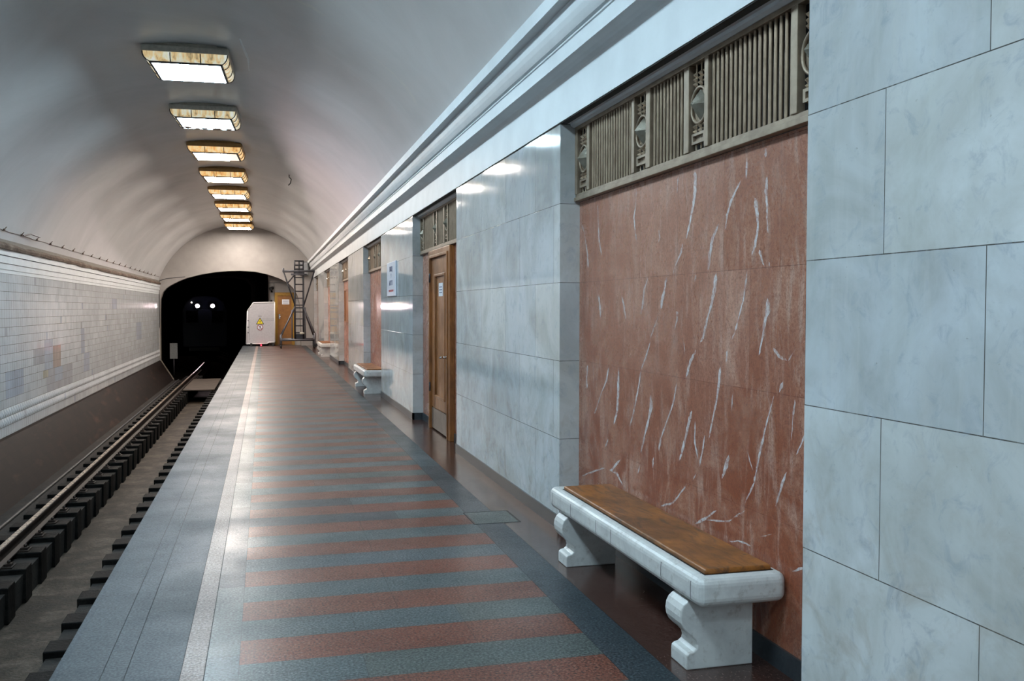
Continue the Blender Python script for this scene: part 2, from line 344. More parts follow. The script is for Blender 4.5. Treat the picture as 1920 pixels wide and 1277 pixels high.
KICK = plain('dull_kick_plate', (120, 108, 98), .35, .5, var=.1, scale=9)
RUST = bed_mat('crumbling_brown_ledge', (66, 52, 44), (104, 88, 76), (140, 126, 114), .8)
CABLE = plain('thin_grey_cable', (128, 122, 118), .6)
TRAINB = plain('dark_blue_train_paint', (20, 26, 44), .35); TRAING = plain('dark_train_glass', (8, 9, 11), .1)
def emis(name, col, strength, base=(.8, .8, .8, 1)):
    n = N(name); return n.fin(base, .3, emit=tuple(col)+(1,), estr=strength)
def glass_amber(name, tint, strength):
    n = N(name); f = n.noise(n.scale(n.pos(), (7, 7, 1)), 1.6, 3, .6)
    c = n.ramp(f, [(.32, hexc(138, 116, 84)), (.45, hexc(206, 174, 124)), (.55, hexc(204, 192, 164)), (.7, hexc(216, 214, 200))])
    c2 = n.mix(1, c, tuple(tint)+(1,), 'MULTIPLY')
    return n.fin(c, .18, emit=c2, estr=strength, spec=.6)

# ------------------------------------------------------------------ floor (platform paving)
def strip(mb, x0, x1, y0, y1, ln, mats, gap=.003, jit=.0, z=0.):
    y = y0
    while y < y1-.01:
        l = min(ln*(1+jit*(random.random()-.5)), y1-y)
        mb.add([(x0+gap, y+gap/2, z), (x1-gap*.2, y+gap/2, z), (x1-gap*.2, y+l-gap/2, z), (x0+gap, y+l-gap/2, z)], [(0, 1, 2, 3)], random.choice(mats))
        y += l
FM = GR_GREY+GR_RED+[GR_DARK]+GR_EDGE+[GR_PINK, GR_MAROON, GROUT]      # 0-2 grey, 3-5 red, 6 dark, 7-8 edge, 9 pink, 10 maroon, 11 grout
fl = MB()
fl.box(EDGE+.02, 2.7, YB, 41.4, -.35, -.003, 11); fl.box(.157, 2.7, 41.4, 42.6, -.35, -.003, 11)
Y1 = 41.4
strip(fl, EDGE, -.70, YB, Y1, 1.5, [7, 7, 8], .003); strip(fl, -.70, -.60, YB, Y1, 1.2, [7, 8], .003); strip(fl, -.60, -.368, YB, Y1, .95, [7, 8, 8], .003)
strip(fl, -.368, -.268, YB, Y1, .8, [9], .002); strip(fl, -.268, -.122, YB, Y1, 1.1, [6, 6, 0, 1], .003)
y = 4.28-.6*26
k = 0
while y < Y1-.05:
    for a, b, ms in ((0, .31, [3, 3, 3, 4, 5]), (.31, .6, [0, 0, 0, 1, 2])):
        if y+a < YB: continue
        x = -.122; dark = random.random()
        while x < 1.51-.02:
            l = min(random.choice((.55, .8, 1.1)), 1.51-x)
            if 1.51-x-l < .15: l = 1.51-x
            m = random.choice(ms)
            if a > 0 and random.random() < .035: m = 6
            fl.add([(x+.0008, y+a+.0006, 0), (x+l-.0008, y+a+.0006, 0), (x+l-.0008, min(y+b-.0006, Y1), 0), (x+.0008, min(y+b-.0006, Y1), 0)], [(0, 1, 2, 3)], m)
            x += l
    y += .6
strip(fl, 1.51, 1.72, YB, Y1, .75, [6, 6, 6, 1], .002); strip(fl, 1.72, B+.02, YB, Y1, 1.3, [10], .001)
strip(fl, .157, 2.3, 41.4, 42.5, .6, [0], .003)
fl.box(EDGE-.012, EDGE+.02, YB, 41.4, -.045, .0005, 7)                  # nosing
fl.box(-1.0+.14, EDGE+.03, YB, 41.4, -1.9, -.045, 11)                   # platform side
struct(fl.build('floor', FM))

t = thing('floor_hatch', 'small flush granite hatch cover in the dark floor band near the near bench', 'hatch cover', (1.67, 6.86, 0))
m = MB(); m.box(-.165, .165, -.19, .19, -.002, .0015); m.build('cover', GR_GREY[2], t)
m = MB()
for a in ((-.175, .175, .195, .203), (-.175, .175, -.203, -.195), (-.180, -.172, -.2, .2), (.172, .180, -.2, .2)): m.box(*a, -.002, .002)
m.build('surround', GROUT, t)

# ------------------------------------------------------------------ right wall: piers, returns, red marble niches
def soffz(): return WT
wr = MB()
edges = []
prev = YB
for a, b in NICHES+[(37.52, 40.66)]:
    if a > prev: edges.append((prev, a))
    prev = b
edges.append((prev, YE))
XB = 2.7
for a, b in edges:
    wr.add([(W, a, 0), (W, b, 0), (W, b, WT), (W, a, WT)], [(0, 1, 2, 3)], 0)
    for yy in (a, b): wr.add([(W, yy, 0), (B+.1, yy, 0), (B+.1, yy, WT+.02), (W, yy, WT+.02)], [(0, 1, 2, 3)], 1)
struct(wr.build('wall_right', [MW, MWR]))
ALLN = NICHES+[(37.52, 40.66)]
rn = MB()
for i, (a, b) in enumerate(ALLN):
    rn.box(B, B+.10, a, b, 0, 2.37, 0)
    off = (a-NICHE0)
    if 1 <= i:
        flip = i % 2 == 1
        for v in (VEINS if i <= 2 else VEINS[::3]):
            n_ = len(v)//4; pts = []
            for q in range(n_):
                y1, z1, y2, z2 = [c/1000 for c in v[q*4:q*4+4]]
                if flip: y1, y2 = 6.36+3.22-y1, 6.36+3.22-y2
                pts.append(((y1+off, z1), (y2+off, z2)))
            # subdivide and roughen the outline
            fine = []
            for q in range(n_-1):
                for s_ in range(4):
                    f = s_/4
                    fine.append([tuple(pts[q][e][c]*(1-f)+pts[q+1][e][c]*f+(random.random()-.5)*.008 for c in (0, 1)) for e in (0, 1)])
            fine.append(pts[-1])
            vs = []; 
            mid0 = tuple((fine[0][0][c]+fine[0][1][c])/2 for c in (0, 1)); mid1 = tuple((fine[-1][0][c]+fine[-1][1][c])/2 for c in (0, 1))
            fine[0] = [mid0, mid0]; fine[-1] = [mid1, mid1]
            for l, r in fine:
                for q in (l, r): vs.append((B-.0008, min(max(q[0], a+.003), b-.003), min(q[1], 2.365)))
            rn.add(vs, [(2*q, 2*q+1, 2*q+3, 2*q+2) for q in range(len(fine)-1)], 1)
# grow joints over the inlays are left to the marble itself
struct(rn.build('trim_1', [MR, VEIN]), 'red veined marble panels at the backs of the wall niches')

bb = MB()
for a, b in edges:
    bb.box(W-.012, W+.02, a-(.012 if a > YB else 0), b+.012, 0, .10)
    if b < YE: bb.box(W-.012, B, b, b+.012, 0, .10)
    if a > YB: bb.box(W-.012, B, a-.012, a, 0, .10)
for i, (a, b) in enumerate(ALLN):
    if i in (3, ): segs = [(a, a+.83), (b-.83, b)]
    else: segs = [(a, b)]
    for p, q in segs: bb.box(B-.012, B+.01, p, q, 0, .10)
struct(bb.build('baseboard_right', BASE))

# niche soffits with a bead above each grille
so = MB()
for a, b in ALLN:
    so.prism_y([(W+.002, WT+.03), (W+.002, WT), (W+.035, WT-.004), (2.13, WT-.004), (2.135, WT-.02), (2.155, WT-.032), (2.18, WT-.026), (2.185, WT-.012), (B+.1, WT-.012), (B+.1, WT+.03)], a-.01, b+.01, smooth=False)
struct(so.build('trim_2', SOFFIT), 'grey moulded soffits over the wall niches')

# frieze and cornice
co = MB()
prof = [(W-.010, WT), (W-.010, 3.19), (2.035, 3.205), (2.01, 3.222), (1.98, 3.234), (1.95, 3.243), (1.93, 3.250), (1.93, 3.345), (1.938, 3.347), (1.938, 3.356),
        (1.928, 3.358), (1.928, 3.368), (1.936, 3.370), (1.936, 3.380), (1.915, 3.384), (1.906, 3.40), (1.892, 3.43), (1.880, 3.465), (1.872, 3.50), (1.868, 3.535), (1.80, 3.540), (1.80, 3.635), (1.83, 3.66), (2.75, 3.70), (2.75, WT)]
co.prism_y(prof, YB, YE)
struct(co.build('trim_3', PAINT), 'white stepped plaster cornice and frieze above the marble wall')
lin = MB(); lin.box(W-.004, W+.05, YB, YE, WT-.006, WT+.004)
struct(lin.build('trim_4', JOINT), 'dark joint under the white frieze')

# ------------------------------------------------------------------ vault
va = MB()
arc = []
NA = 72
a0, a1 = math.radians(-6), math.radians(164)
for i in range(NA+1):
    t_ = a0+(a1-a0)*i/NA; arc.append((VC+VR*math.cos(t_), VZ+VR*math.sin(t_)))
outer = [(VC+(x-VC)*1.06, VZ+(z-VZ)*1.06) for x, z in reversed(arc)]
va.sweep([[(x, y_, z) for x, z in arc+outer] for y_ in [YB+(YE-YB)*k_/26 for k_ in range(27)]], 0, True, True)
# pale streak on the vault beside the nearest lamp
sm = [(-.28, 12.40), (-.235, 12.9), (-.19, 13.3), (-.19, 13.95)]
def onv(x, y_, d=.002): return (x, y_, VZ+math.sqrt(VR**2-(x-VC)**2)-d)
vs = []
for i, (x, y_) in enumerate(sm):
    h = (.012, .02, .016, .006)[i]; vs += [onv(x-h, y_), onv(x+h, y_)]
va.add(vs, [(0, 1, 3, 2), (2, 3, 5, 4), (4, 5, 7, 6)], 1)
vo = struct(va.build('ceiling', [VAULT, PAINT]))

# ------------------------------------------------------------------ left wall
TS = .152
lw = MB()
Z0 = -.55
patches = [((17.3, 18.5), (.10, .50), 1), ((19.3, 20.15), (.52, .80), 2), ((20.15, 20.85), (.40, .97), 1), ((20.85, 21.75), (.35, .85), 3), ((20.3, 22.9), (-.12, .40), 2),
           ((19.95, 20.4), (.22, .38), 4), ((23.9, 24.4), (.55, 1.15), 1), ((33.8, 35.2), (.55, 1.15), 1), ((24.3, 25.1), (.10, .50), 1), ((21.0, 21.9), (.1, .4), 1), ((28.6, 29.6), (1.6, 1.9), 1)]
ny = int((YE-YB)/TS)
for i in range(ny):
    y = YB+i*TS
    for j in range(18):
        z = Z0+j*TS
        g = .0035; x = LX+.004; mi = 1
        yc, zc = y+TS/2, z+TS/2
        for (pa, pb, pm) in patches:
            if pa[0] < yc < pa[1] and pb[0] < zc < pb[1]: mi = pm+1
        if mi == 1 and y > 10 and random.random() < .012: mi = random.choice((2, 3))
        t1, t2 = (random.random()-.5)*.0016, (random.random()-.5)*.0016
        c = [(x+t1+t2, y+g, z+g), (x+t1-t2, y+TS-g, z+g), (x-t1-t2, y+TS-g, z+TS-g), (x-t1+t2, y+g, z+TS-g)]
        if j in (1, 2) and y > 8:
            ap = (x+.022, yc, zc); lw.add(c+[ap], [(0, 1, 4), (1, 2, 4), (2, 3, 4), (3, 0, 4)], mi)
        else: lw.add(c, [(0, 1, 2, 3)], mi)
lw.box(LX-.3, LX, YB, YE, -.60, 2.8, 0)
lw.box(LX-.1, LX+.010, YB, YE, -.585, Z0, 1)
lwo = struct(lw.build('wall_left', [TILE_G, TILE, TILE_B, TILE_P, TILE_R, TILE_C]))

lm = MB()
for z0_, z1_, p in ((2.186, 2.243, .012), (2.253, 2.345, .020), (2.355, 2.475, .035), (2.485, 2.60, .055)):
    lm.box(LX-.02, LX+p, YB, YE, z0_, z1_)
lm.box(LX-.02, LX+.004, YB, YE, 2.2, 2.6)
struct(lm.build('trim_5', PAINT), 'white grooved moulding along the top of the tiled wall')
lr = MB(); y = YB; secs = []
rr = random.Random(3)
while y < YE-.02:
    o = .07+.03*rr.random(); zt = 2.66+.035*rr.random(); zb = 2.575+.02*rr.random()
    secs.append([(LX-.05, y, zb), (LX+o, y, zb), (LX+o+.01, y, (zb+zt)/2), (LX+o-.03, y, zt), (LX-.05, y, zt+.02)])
    y += .45
secs.append([(p[0], YE-.01, p[2]) for p in secs[-1]])
lr.sweep(secs, 0, False, True)
struct(lr.build('trim_6', RUST), 'crumbling brown ledge above the white moulding')

pl = MB()
pl.prism_y([(LX-.02, -.56), (LX+.015, -.56), (LX+.03, -.60), (-3.70, -1.42), (-3.70, -1.75), (LX-.3, -1.75), (LX-.3, -.56)], YB, YE)
struct(pl.build('baseboard_left', PLINTH), 'sloping plinth of dark brown glazed brick')

# cable and its clips along the spring of the vault
t = thing('wall_cable', 'thin grey cable clipped along the vault just above the tiled wall', 'cable', (LX, 0, 2.7))
def vz(x): return VZ+math.sqrt(max(0, VR**2-(x-VC)**2))
xc = LX+.055; zc_ = vz(xc)-2.7-.012
m = MB(); pts = []
for i in range(60):
    y = 8+i*(YE-8.2)/59; pts.append((.055, y, zc_+.006*math.sin(i*2.1)))
m.path(pts, .008, 6); m.build('cable', CABLE, t)
y = 9.0
while y < YE-1:
    m = MB(); m.box(.035, .085, y, y+.05, zc_-.015, zc_+.02); m.tube((.06, y+.025, zc_), (.10, y+.06, zc_+.055), .007, 6); m.build('clip', RUST, t)
    y += 1.15
m = MB(); m.path([(.08, 18.3, zc_), (.14, 18.6, zc_+.05), (.18, 19.1, zc_+.03)], .012, 6); m.build('loose_end', STEELD, t)

# ------------------------------------------------------------------ back end of the hall, behind the camera
be = MB(); be.box(-4.6, 2.7, YB-.2, YB, -1.8, 5.3); struct(be.build('wall_back', PAINTW))

# ------------------------------------------------------------------ end wall with the tunnel portal
OP = [(-4.20, 1.2), (-4.195, 1.6), (-4.175, 2.0), (-4.08, 2.27), (-3.93, 2.45), (-3.77, 2.56), (-3.45, 2.74), (-3.14, 2.87), (-2.6, 3.02), (-2.07, 3.12), (-1.5, 3.18), (-.99, 3.20),
      (-.4, 3.17), (.1, 3.07), (.6, 2.90), (.98, 2.70), (1.20, 2.48), (1.36, 2.2), (1.46, 1.85), (1.50, 1.4), (1.52, 0.0)]
ew = MB(); T = .40
for (x0, z0_), (x1, z1_) in zip(OP[:-1], OP[1:]):
    for yy in (YE, YE+T): ew.add([(x0, yy, z0_), (x1, yy, z1_), (x1, yy, 5.4), (x0, yy, 5.4)], [(0, 1, 2, 3)])
for yy in (YE, YE+T):
    ew.add([(-4.7, yy, -.58), (-4.20, yy, -.58), (-4.20, yy, 1.2), (-4.20, yy, 5.4), (-4.7, yy, 5.4)], [(0, 1, 2, 3, 4)])
    ew.add([(-4.7, yy, -1.9), (-3.70, yy, -1.9), (-3.70, yy, -1.40), (-4.20, yy, -.58), (-4.7, yy, -.58)], [(0, 1, 2, 3, 4)], 1)
    ew.add([(1.52, yy, 0), (2.7, yy, 0), (2.7, yy, 5.4), (1.52, yy, 5.4)], [(0, 1, 2, 3)])
full = [(-3.70, -1.40), (-4.20, -.58)]+OP
ew.sweep([[(x, YE, z) for x, z in full], [(x, YE+T, z) for x, z in full]], 2, False)
struct(ew.build('wall_end', [PAINTW, PLINTH, plain('grey_brown_portal_reveal', (120, 112, 102), .6, var=.15, scale=4)]))  # reveal is a darker grey-brown than the wall

# recess for staff at the end of the platform
rc = MB(); RY = 41.85
rc.box(.157, 1.9, RY, RY+.15, 0, 3.35, 0)
rq = MB(); rq.sweep([[(x, YE+T, z) for x, z in OP if x > .05], [(x, RY, z) for x, z in OP if x > .05]], 0, False)
struct(rq.build('trim_7', PAINTW), 'plastered soffit of the arch over the platform end')
struct(rc.build('wall_recess', PAINTW))
rd = MB(); rd.box(.157, .20, RY+.15, RY+5, -1.4, 3.35, 0); struct(rd.build('wall_divider', PAINTW))

# ------------------------------------------------------------------ tunnel beyond the portal
def tcx(y): return 0 if y < 48 else -((y-48)**2)/(2*55)
def tcz(y): return 0 if y < 44 else .12*((y-44)/16)
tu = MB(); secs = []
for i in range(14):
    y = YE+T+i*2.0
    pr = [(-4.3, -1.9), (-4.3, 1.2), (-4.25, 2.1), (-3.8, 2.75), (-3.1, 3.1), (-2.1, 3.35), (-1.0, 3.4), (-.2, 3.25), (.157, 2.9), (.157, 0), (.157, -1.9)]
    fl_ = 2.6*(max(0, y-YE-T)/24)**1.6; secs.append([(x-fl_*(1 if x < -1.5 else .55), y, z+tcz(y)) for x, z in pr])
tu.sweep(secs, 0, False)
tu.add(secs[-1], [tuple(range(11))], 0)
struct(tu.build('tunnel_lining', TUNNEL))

# ------------------------------------------------------------------ track
CXT, ZR = -2.19, -1.15
YT = [YB+i*2 for i in range(28)]+[44+i*1.0 for i in range(1, 16)]
tb = MB(); ZB = -1.405
bed = [(-4.4, ZB), (-2.655, ZB), (-2.67, -1.74), (-1.80, -1.74), (-1.835, ZB), (-.5, ZB), (-.5, -2.0), (-4.4, -2.0)]
tb.sweep([[(x+tcx(y), y, z+tcz(y)) for x, z in bed] for y in YT if y < 42], 0, False, True)
tb.sweep([[(x+tcx(y), y, z+tcz(y)) for x, z in bed] for y in YT if y > 40.5], 2, False, True)
tr = [(-2.67, -1.738), (-1.80, -1.738)]
tb.sweep([[(x+tcx(y), y, z+tcz(y)) for x, z in tr] for y in YT if y < 41], 1, False)
struct(tb.build('floor_trackbed', [BED, TROUGH, BEDT]))

def rail(x, label):
    pr = [(-.065, -.18), (.065, -.18), (.065, -.165), (.012, -.15), (.009, -.045), (.036, -.035), (.036, -.004), (.030, 0), (-.030, 0), (-.036, -.004), (-.036, -.035), (-.009, -.045), (-.012, -.15), (-.065, -.165)]
    t = thing('rail', label, 'rail', (x, 0, ZR), 'running rails of the track')
    m = MB(); m.sweep([[(a+tcx(y), y, c+tcz(y)) for a, c in pr] for y in YT if y < 47], 0, False, True); m.sweep([[(a+tcx(y), y, c+tcz(y)) for a, c in pr] for y in YT if y > 45.5], 1, False, True); m.build('rail_body', [RAILS, BEDT], t)  # far stretch takes the blackened bed colour, painting in the tunnel's darkness
    m = MB(); m.sweep([[(a+tcx(y), y, c+tcz(y)) for a, c in ((-.028, .0015), (.028, .0015), (.028, 0), (-.028, 0))] for y in YT if y < 50], 0, False, True); m.build('rail_head', RAILT, t)
rail(CXT-.76, 'steel running rail with worn shiny head, far side of the drain trough')
rail(CXT+.76, 'steel running rail below the platform edge, mostly hidden')

def sleeper(x0, x1):
    m = MB(); m.box(x0, x1, -.15, .15, -1.74, -1.345)
    return m.build('sleeper_block', SLEEPER, bevel=.012)
L = sleeper(-3.34, -2.63); tag(L, 'dark tarred sleeper block under the far rail, its end stepping into the trough', 'sleeper', 'sleeper blocks under the far rail')
y0 = 11.58-.75*4; L.location.y = y0
for k in range(1, 46):
    c = L.copy(); COL.objects.link(c); c.location.y = y0+k*.75
Rk = sleeper(-1.86, -1.02); tag(Rk, 'dark sleeper block jutting from below the platform edge into the trough', 'sleeper', 'sleeper blocks below the platform edge')
y0 = 6.5; Rk.location.y = y0
for k in range(1, 40):
    c = Rk.copy(); COL.objects.link(c); c.location.y = y0+k*.75
# fastening plates with bolts, one per far sleeper
ch = MB(); ch.box(-.17, .17, -.1, .1, 0, .014); ch.box(-.15, -.07, -.05, .05, .014, .04); ch.box(.07, .15, -.05, .05, .014, .04)
for s_ in (-1, 1): ch.tube((s_*.115, 0, .03), (s_*.115, 0, .075), .018, 8)
P = ch.build('rail_fastening', RAILS); tag(P, 'rusty rail fastening plate bolted to a far sleeper block', 'rail fastening', 'rail fastenings of the far rail')
P.location = (CXT-.76, 11.58-.75*4, -1.345)
for k in range(1, 46):
    c = P.copy(); COL.objects.link(c); c.location.y = 11.58-.75*4+k*.75

m = MB(); m.box(-2.80, -1.74, 34.3, 39.6, -1.300, -1.262)
tag(m.build('trough_cover', plain('dusty_wooden_cover', (72, 62, 54), .8, var=.15, scale=3)), 'flat greyish cover laid across the drain trough near the tunnel', 'cover board')
m = MB(); m.sweep([[(-3.50+.03*math.cos(a), y, -1.395+.03*math.sin(a)) for a in [2*math.pi*i/8 for i in range(8)]] for y in (YB, 10, 20, 30, YE)], 0, True, True)
tag(m.build('track_pipe', BLACK), 'thin black pipe running along the track beside the brown plinth', 'pipe')

# ------------------------------------------------------------------ ceiling lamps
LX0, LY0, LSP = -.96, 12.98, 3.66
AMB = {'c': glass_amber('amber_side_glass_cool', (.86, .94, 1.0), LAMP_GLASS), 'w': glass_amber('amber_side_glass_warm', (1.0, .80, .56), LAMP_GLASS*1.3)}
OPAL = {'c': emis('opal_pane_cool', COOL, LAMP_PANEL), 'w': emis('opal_pane_warm', WARM, LAMP_PANEL*1.5)}
FLG = {'c': plain('grey_lamp_flange', (176, 170, 158), .45, .2), 'w': plain('warm_lit_lamp_flange', (150, 116, 70), .45, .2)}  # brown of the warm flanges is reflected light put into the colour
def lamp(kind, variant=0):
    t = thing('ceiling_lamp', '', 'ceiling lamp', (0, 0, 0))
    hx, hy = .55, .59
    m = MB(); m.box(-hx, hx, -hy, hy, 4.965, 5.045); m.box(-hx+.02, hx-.02, -hy+.02, hy-.02, 5.045, 5.062)
    m.box(-.40, .40, -hy+.04, hy-.04, 5.06, 5.095)
    m.build('mounting_flange', FLG[kind], t, bevel=.008)
    pr = [(.02, 4.965), (.022, 4.93), (.035, 4.895), (.06, 4.868), (.095, 4.852)]
    m = MB(); m.sweep([[(sx*(hx-i), sy*(hy-i), z) for sx, sy in ((-1, -1), (1, -1), (1, 1), (-1, 1))] for i, z in pr], 0, False, True)
    m.build('side_glass', AMB[kind], t)
    pb = [(i-.004, z-.002) for i, z in pr]
    def gbar(pts, w):
        m = MB(); m.sweep([[(x+a*w, y+b*w, z+c*.006) for a, b, c in ((-1, -1, -1), (1, -1, -1), (1, 1, 1), (-1, 1, 1))] for x, y, z in pts], 0, False, True)
        m.build('glazing_bar', STEELD, t)
    for s_ in (-1, 1):
        for f in (-.19, .19):
            gbar([(f, s_*(hy-i), z) for i, z in pb], .006); gbar([(s_*(hx-i), f*1.2, z) for i, z in pb], .006)
        for sx in (-1, 1): gbar([(sx*(hx-i), s_*(hy-i), z) for i, z in pb], .007)
    m = MB(); q = .095; e = .022
    for a in ((-hx+q-.008, hx-q+.008, -hy+q-.008, -hy+q+e), (-hx+q-.008, hx-q+.008, hy-q-e, hy-q+.008), (-hx+q-.008, -hx+q+e, -hy+q, hy-q), (hx-q-e, hx-q+.008, -hy+q, hy-q)): m.box(*a, 4.835, 4.856)
    m.build('bottom_rim', STEELD, t)
    m = MB()
    x1 = hx-q-e if variant != 2 else .22
    m.box(-hx+q+e, x1, -hy+q+e, hy-q-e, 4.838, 4.846); m.build('opal_pane', OPAL[kind], t)
    if variant == 2:
        m = MB(); y = -hy+q+e+.03
        while y < hy-q-e-.04: m.box(x1+.005, hx-q-e, y, y+.075, 4.838, 4.846); y += .10
        m.build('louvre_pane', plain('pale_louvre', (214, 206, 190), .4, emit=(1, .9, .75, 1), estr=1.0), t)
    if variant == 1:
        m = MB()
        for x_, y_, r_ in ((-.36, .36, .09), (-.2, .42, .05), (-.08, .39, .07), (.14, .41, .09), (.34, .40, .07)): m.tube((x_, y_, 4.833), (x_, y_, 4.838), r_, 7, r2=r_*.8)
        m.build('dirt_patch', plain('settled_dirt', (120, 96, 84), .8), t)
    return t
NAMES = ['nearest the camera, with a clean white opal pane', 'second in the row, dark dirt showing in its pane', 'third in the row, a pale louvre beside its short opal pane',
         'fourth in the row from the camera', 'fifth in the row from the camera', 'sixth in the row from the camera', 'seventh in the row, second from the tunnel end', 'last in the row, closest to the tunnel wall']
proto = {('c', 0): lamp('c'), ('c', 1): lamp('c', 1), ('w', 2): lamp('w', 2), ('w', 0): lamp('w')}
usedp = set()
for k in range(-6, 8):
    dy = -.45 if k < 0 else 0
    key = ('c', 1) if k == 1 else ('w', 2) if k == 2 else ('w', 0) if k > 2 else ('c', 0)
    o = proto[key]
    if k >= 0 and key in usedp: o = copy_tree(o)
    elif k >= 0: usedp.add(key)
    if k < 0:  # unseen lamps, added to carry the row back and light the near end
        o = copy_tree(proto[('c', 0)])
    o.location = (LX0, LY0+.60+LSP*k+dy, 0); o.rotation_euler = (0, 0, -.045)
    o['group'] = 'vault lamps over the track and platform edge'
    o['label'] = ('rectangular vault lamp, '+NAMES[k]) if k >= 0 else 'rectangular vault lamp added above and behind the viewpoint, outside the picture'

# ------------------------------------------------------------------ bronze ventilation grilles
def grille(solid=False):
    t = thing('ventilation_grille', '', 'grille', (0, 0, 0))
    w_ = NICHEW
    m = MB()
    m.box(-.045, 0, 0, w_, 0, .028); m.box(-.034, 0, 0, w_, .028, .052); m.box(-.04, 0, 0, w_, .505, .545)
    m.box(-.04, 0, 0, .045, .05, .51); m.box(-.04, 0, w_-.045, w_, .05, .51)
    m.build('frame', BRASS, t, bevel=.003)
    m = MB(); m.box(.07, .08, .0, w_, .0, .545); m.build('backing', BACK, t)
    mu = [(.256, .306), (1.066, 1.108), (1.285, 1.345)]; mu += [(w_-b, w_-a) for a, b in reversed(mu)]
    for a, b in mu:
        m = MB(); m.box(-.042, 0, a, b, .052, .505); m.build('mullion', BRASS, t, bevel=.003)
    for a, b, n in ((.306, 1.066, 17), (1.345, w_-1.345, 10), (w_-1.066, w_-.306, 17)):
        m = MB(); p = (b-a)/n
        for i in range(n):
            y = a+p*(i+.5); m.tube((-.018, y, .05), (-.018, y, .508), .0098, 8, caps=False)
        m.build('bar_panel', BRASSB, t)
        m = MB(); m.box(.012, .016, a, b, .05, .508)
        if solid: m.build('dark_plate', BRASSD, t)
    for a, b in ((.052, .256), (1.108, 1.285), (w_-1.285, w_-1.108), (w_-.256, w_-.052)):
        c = (a+b)/2; wd = min(.165, b-a-.012)
        m = MB(); 
        for s_ in (-1, 0, 1):
            y = c+s_*wd*.34
            m.tube((-.010, y, .05), (-.010, y, .508), .005, 6, caps=False)
            z = .155
            i = 0
            while z < .47:
                if not (.188 < z < .382):
                    tl = .008*(1 if i % 2 else -1)
                    m.add([(-.012, y-.017, z+tl), (-.034, y, z), (-.012, y+.017, z-tl), (-.012, y, z+.017), (-.012, y, z-.017), (-.004, y, z)],
                          [(0, 1, 3), (1, 2, 3), (0, 4, 1), (1, 4, 2), (0, 3, 5), (3, 2, 5), (2, 4, 5), (4, 0, 5)])
                z += .0245; i += 1
        op = m.build('ornament_strip', BEAD, t)
        m = MB(); m.box(-.03, -.005, c-wd*.46, c+wd*.46, .088, .102); m.box(-.03, -.005, c-wd*.46, c+wd*.46, .130, .144)
        m.box(-.03, -.005, c-wd*.46, c-wd*.34, .102, .130); m.box(-.03, -.005, c+wd*.34, c+wd*.46, .102, .130); m.box(-.014, -.005, c-wd*.34, c+wd*.34, .102, .130)
        m.build('key_box', BRASS, op)
        r_ = min(.092, wd*.56); zc = .285
        m = MB(); ring = []
        for i in range(28):
            a_ = 2*math.pi*i/28; ring.append([(-.022-.009*math.cos(b_), c+(r_+.009*math.sin(b_))*math.cos(a_), zc+(r_+.009*math.sin(b_))*math.sin(a_)) for b_ in [2*math.pi*j/6 for j in range(6)]])
        ring.append(ring[0]); m.sweep(ring, 0, True, True); m.tube((-.012, c, zc), (-.004, c, zc), r_, 28)
        m.build('medallion_ring', BRASS, op)
        m = MB(); q = r_*.93
        n_ = 20
        rim = []
        for i in range(n_):
            a_ = 2*math.pi*i/n_; rim.append((-.013, c+q*math.cos(a_)*(.80 if abs(math.sin(a_)) < .99 else .8), zc+q*math.sin(a_)))
        ap = (-.075, c, zc)
        corners = [(-.013, c+q*.86, zc), (-.013, c, zc+q), (-.013, c-q*.86, zc), (-.013, c, zc-q)]
        m.add(corners+[ap], [(0, 1, 4), (1, 2, 4), (2, 3, 4), (3, 0, 4)])
        m.build('pointed_boss', CHR2, op)
    return t
BEAD = brass('highlit_bronze_beading', (184, 162, 138), (208, 188, 164), .22)  # paler than the bars: bright bead highlights put into the colour
CHR2 = brass('polished_bronze_boss', (150, 140, 122), (190, 182, 166), .18)
GL = ['above the near bench, filling the top of the largest niche', 'over the panelled wooden door', 'over the second bench from the camera', 'over the brown framed board', 'over the third bench from the camera', 'beside the wheeled scaffold tower']
g0 = grille(); g1 = grille(True)
for i, (a, b) in enumerate(ALLN[2:]):
    o = g0 if i == 0 else g1 if i == 1 else copy_tree(g1)
    o.location = (B, a, 2.372); o['label'] = 'bronze barred ventilation grille '+GL[i]; o['group'] = 'bronze grilles at the top of the niches'

# ------------------------------------------------------------------ marble benches
def bench():
    t = thing('marble_bench', '', 'bench', (0, 0, 0))
    m = MB(); m.box(1.775, B-.002, 3.56, 5.71, .318, .452)
    s = m.build('seat_slab', BENCH, t, bevel=.042, segs=5)
    m = MB()
    for y in (3.64, 3.95, 4.60, 4.83, 5.27, 5.63):      # joints between the rounded border stones
        pr = [(1.826, .4526), (1.812, .4512), (1.796, .445), (1.783, .434), (1.7755, .42), (1.7742, .40), (1.7742, .36), (1.777, .345), (1.786, .333)]
        m.sweep([[(x, y-.0026, z) for x, z in pr], [(x, y+.0026, z) for x, z in pr]], 0, False)
    m.build('border_joint', JOINT, s)
    m = MB(); m.box(1.832, 2.152, 3.615, 5.575, .448, .474); m.build('seat_board', WOOD_SEAT, t, bevel=.009, segs=3)
    m = MB(); m.box(1.826, 2.158, 3.608, 5.582, .447, .4535); m.build('board_recess', BLACK, t)
    pr = [(1.90, .320), (1.830, .320), (1.800, .310), (1.778, .292), (1.766, .268), (1.762, .240), (1.766, .212), (1.778, .188), (1.797, .168), (1.822, .148), (1.840, .128), (1.846, .108),
          (1.842, .092), (1.828, .080), (1.806, .074), (1.795, .066), (1.793, .050), (1.793, 0), (2.118, 0), (2.118, .320)]
    for a, b in ((3.71, 3.875), (5.40, 5.565)):
        m = MB(); m.prism_y(pr, a, b); m.build('leg', BENCH, t, bevel=.006)
    return t
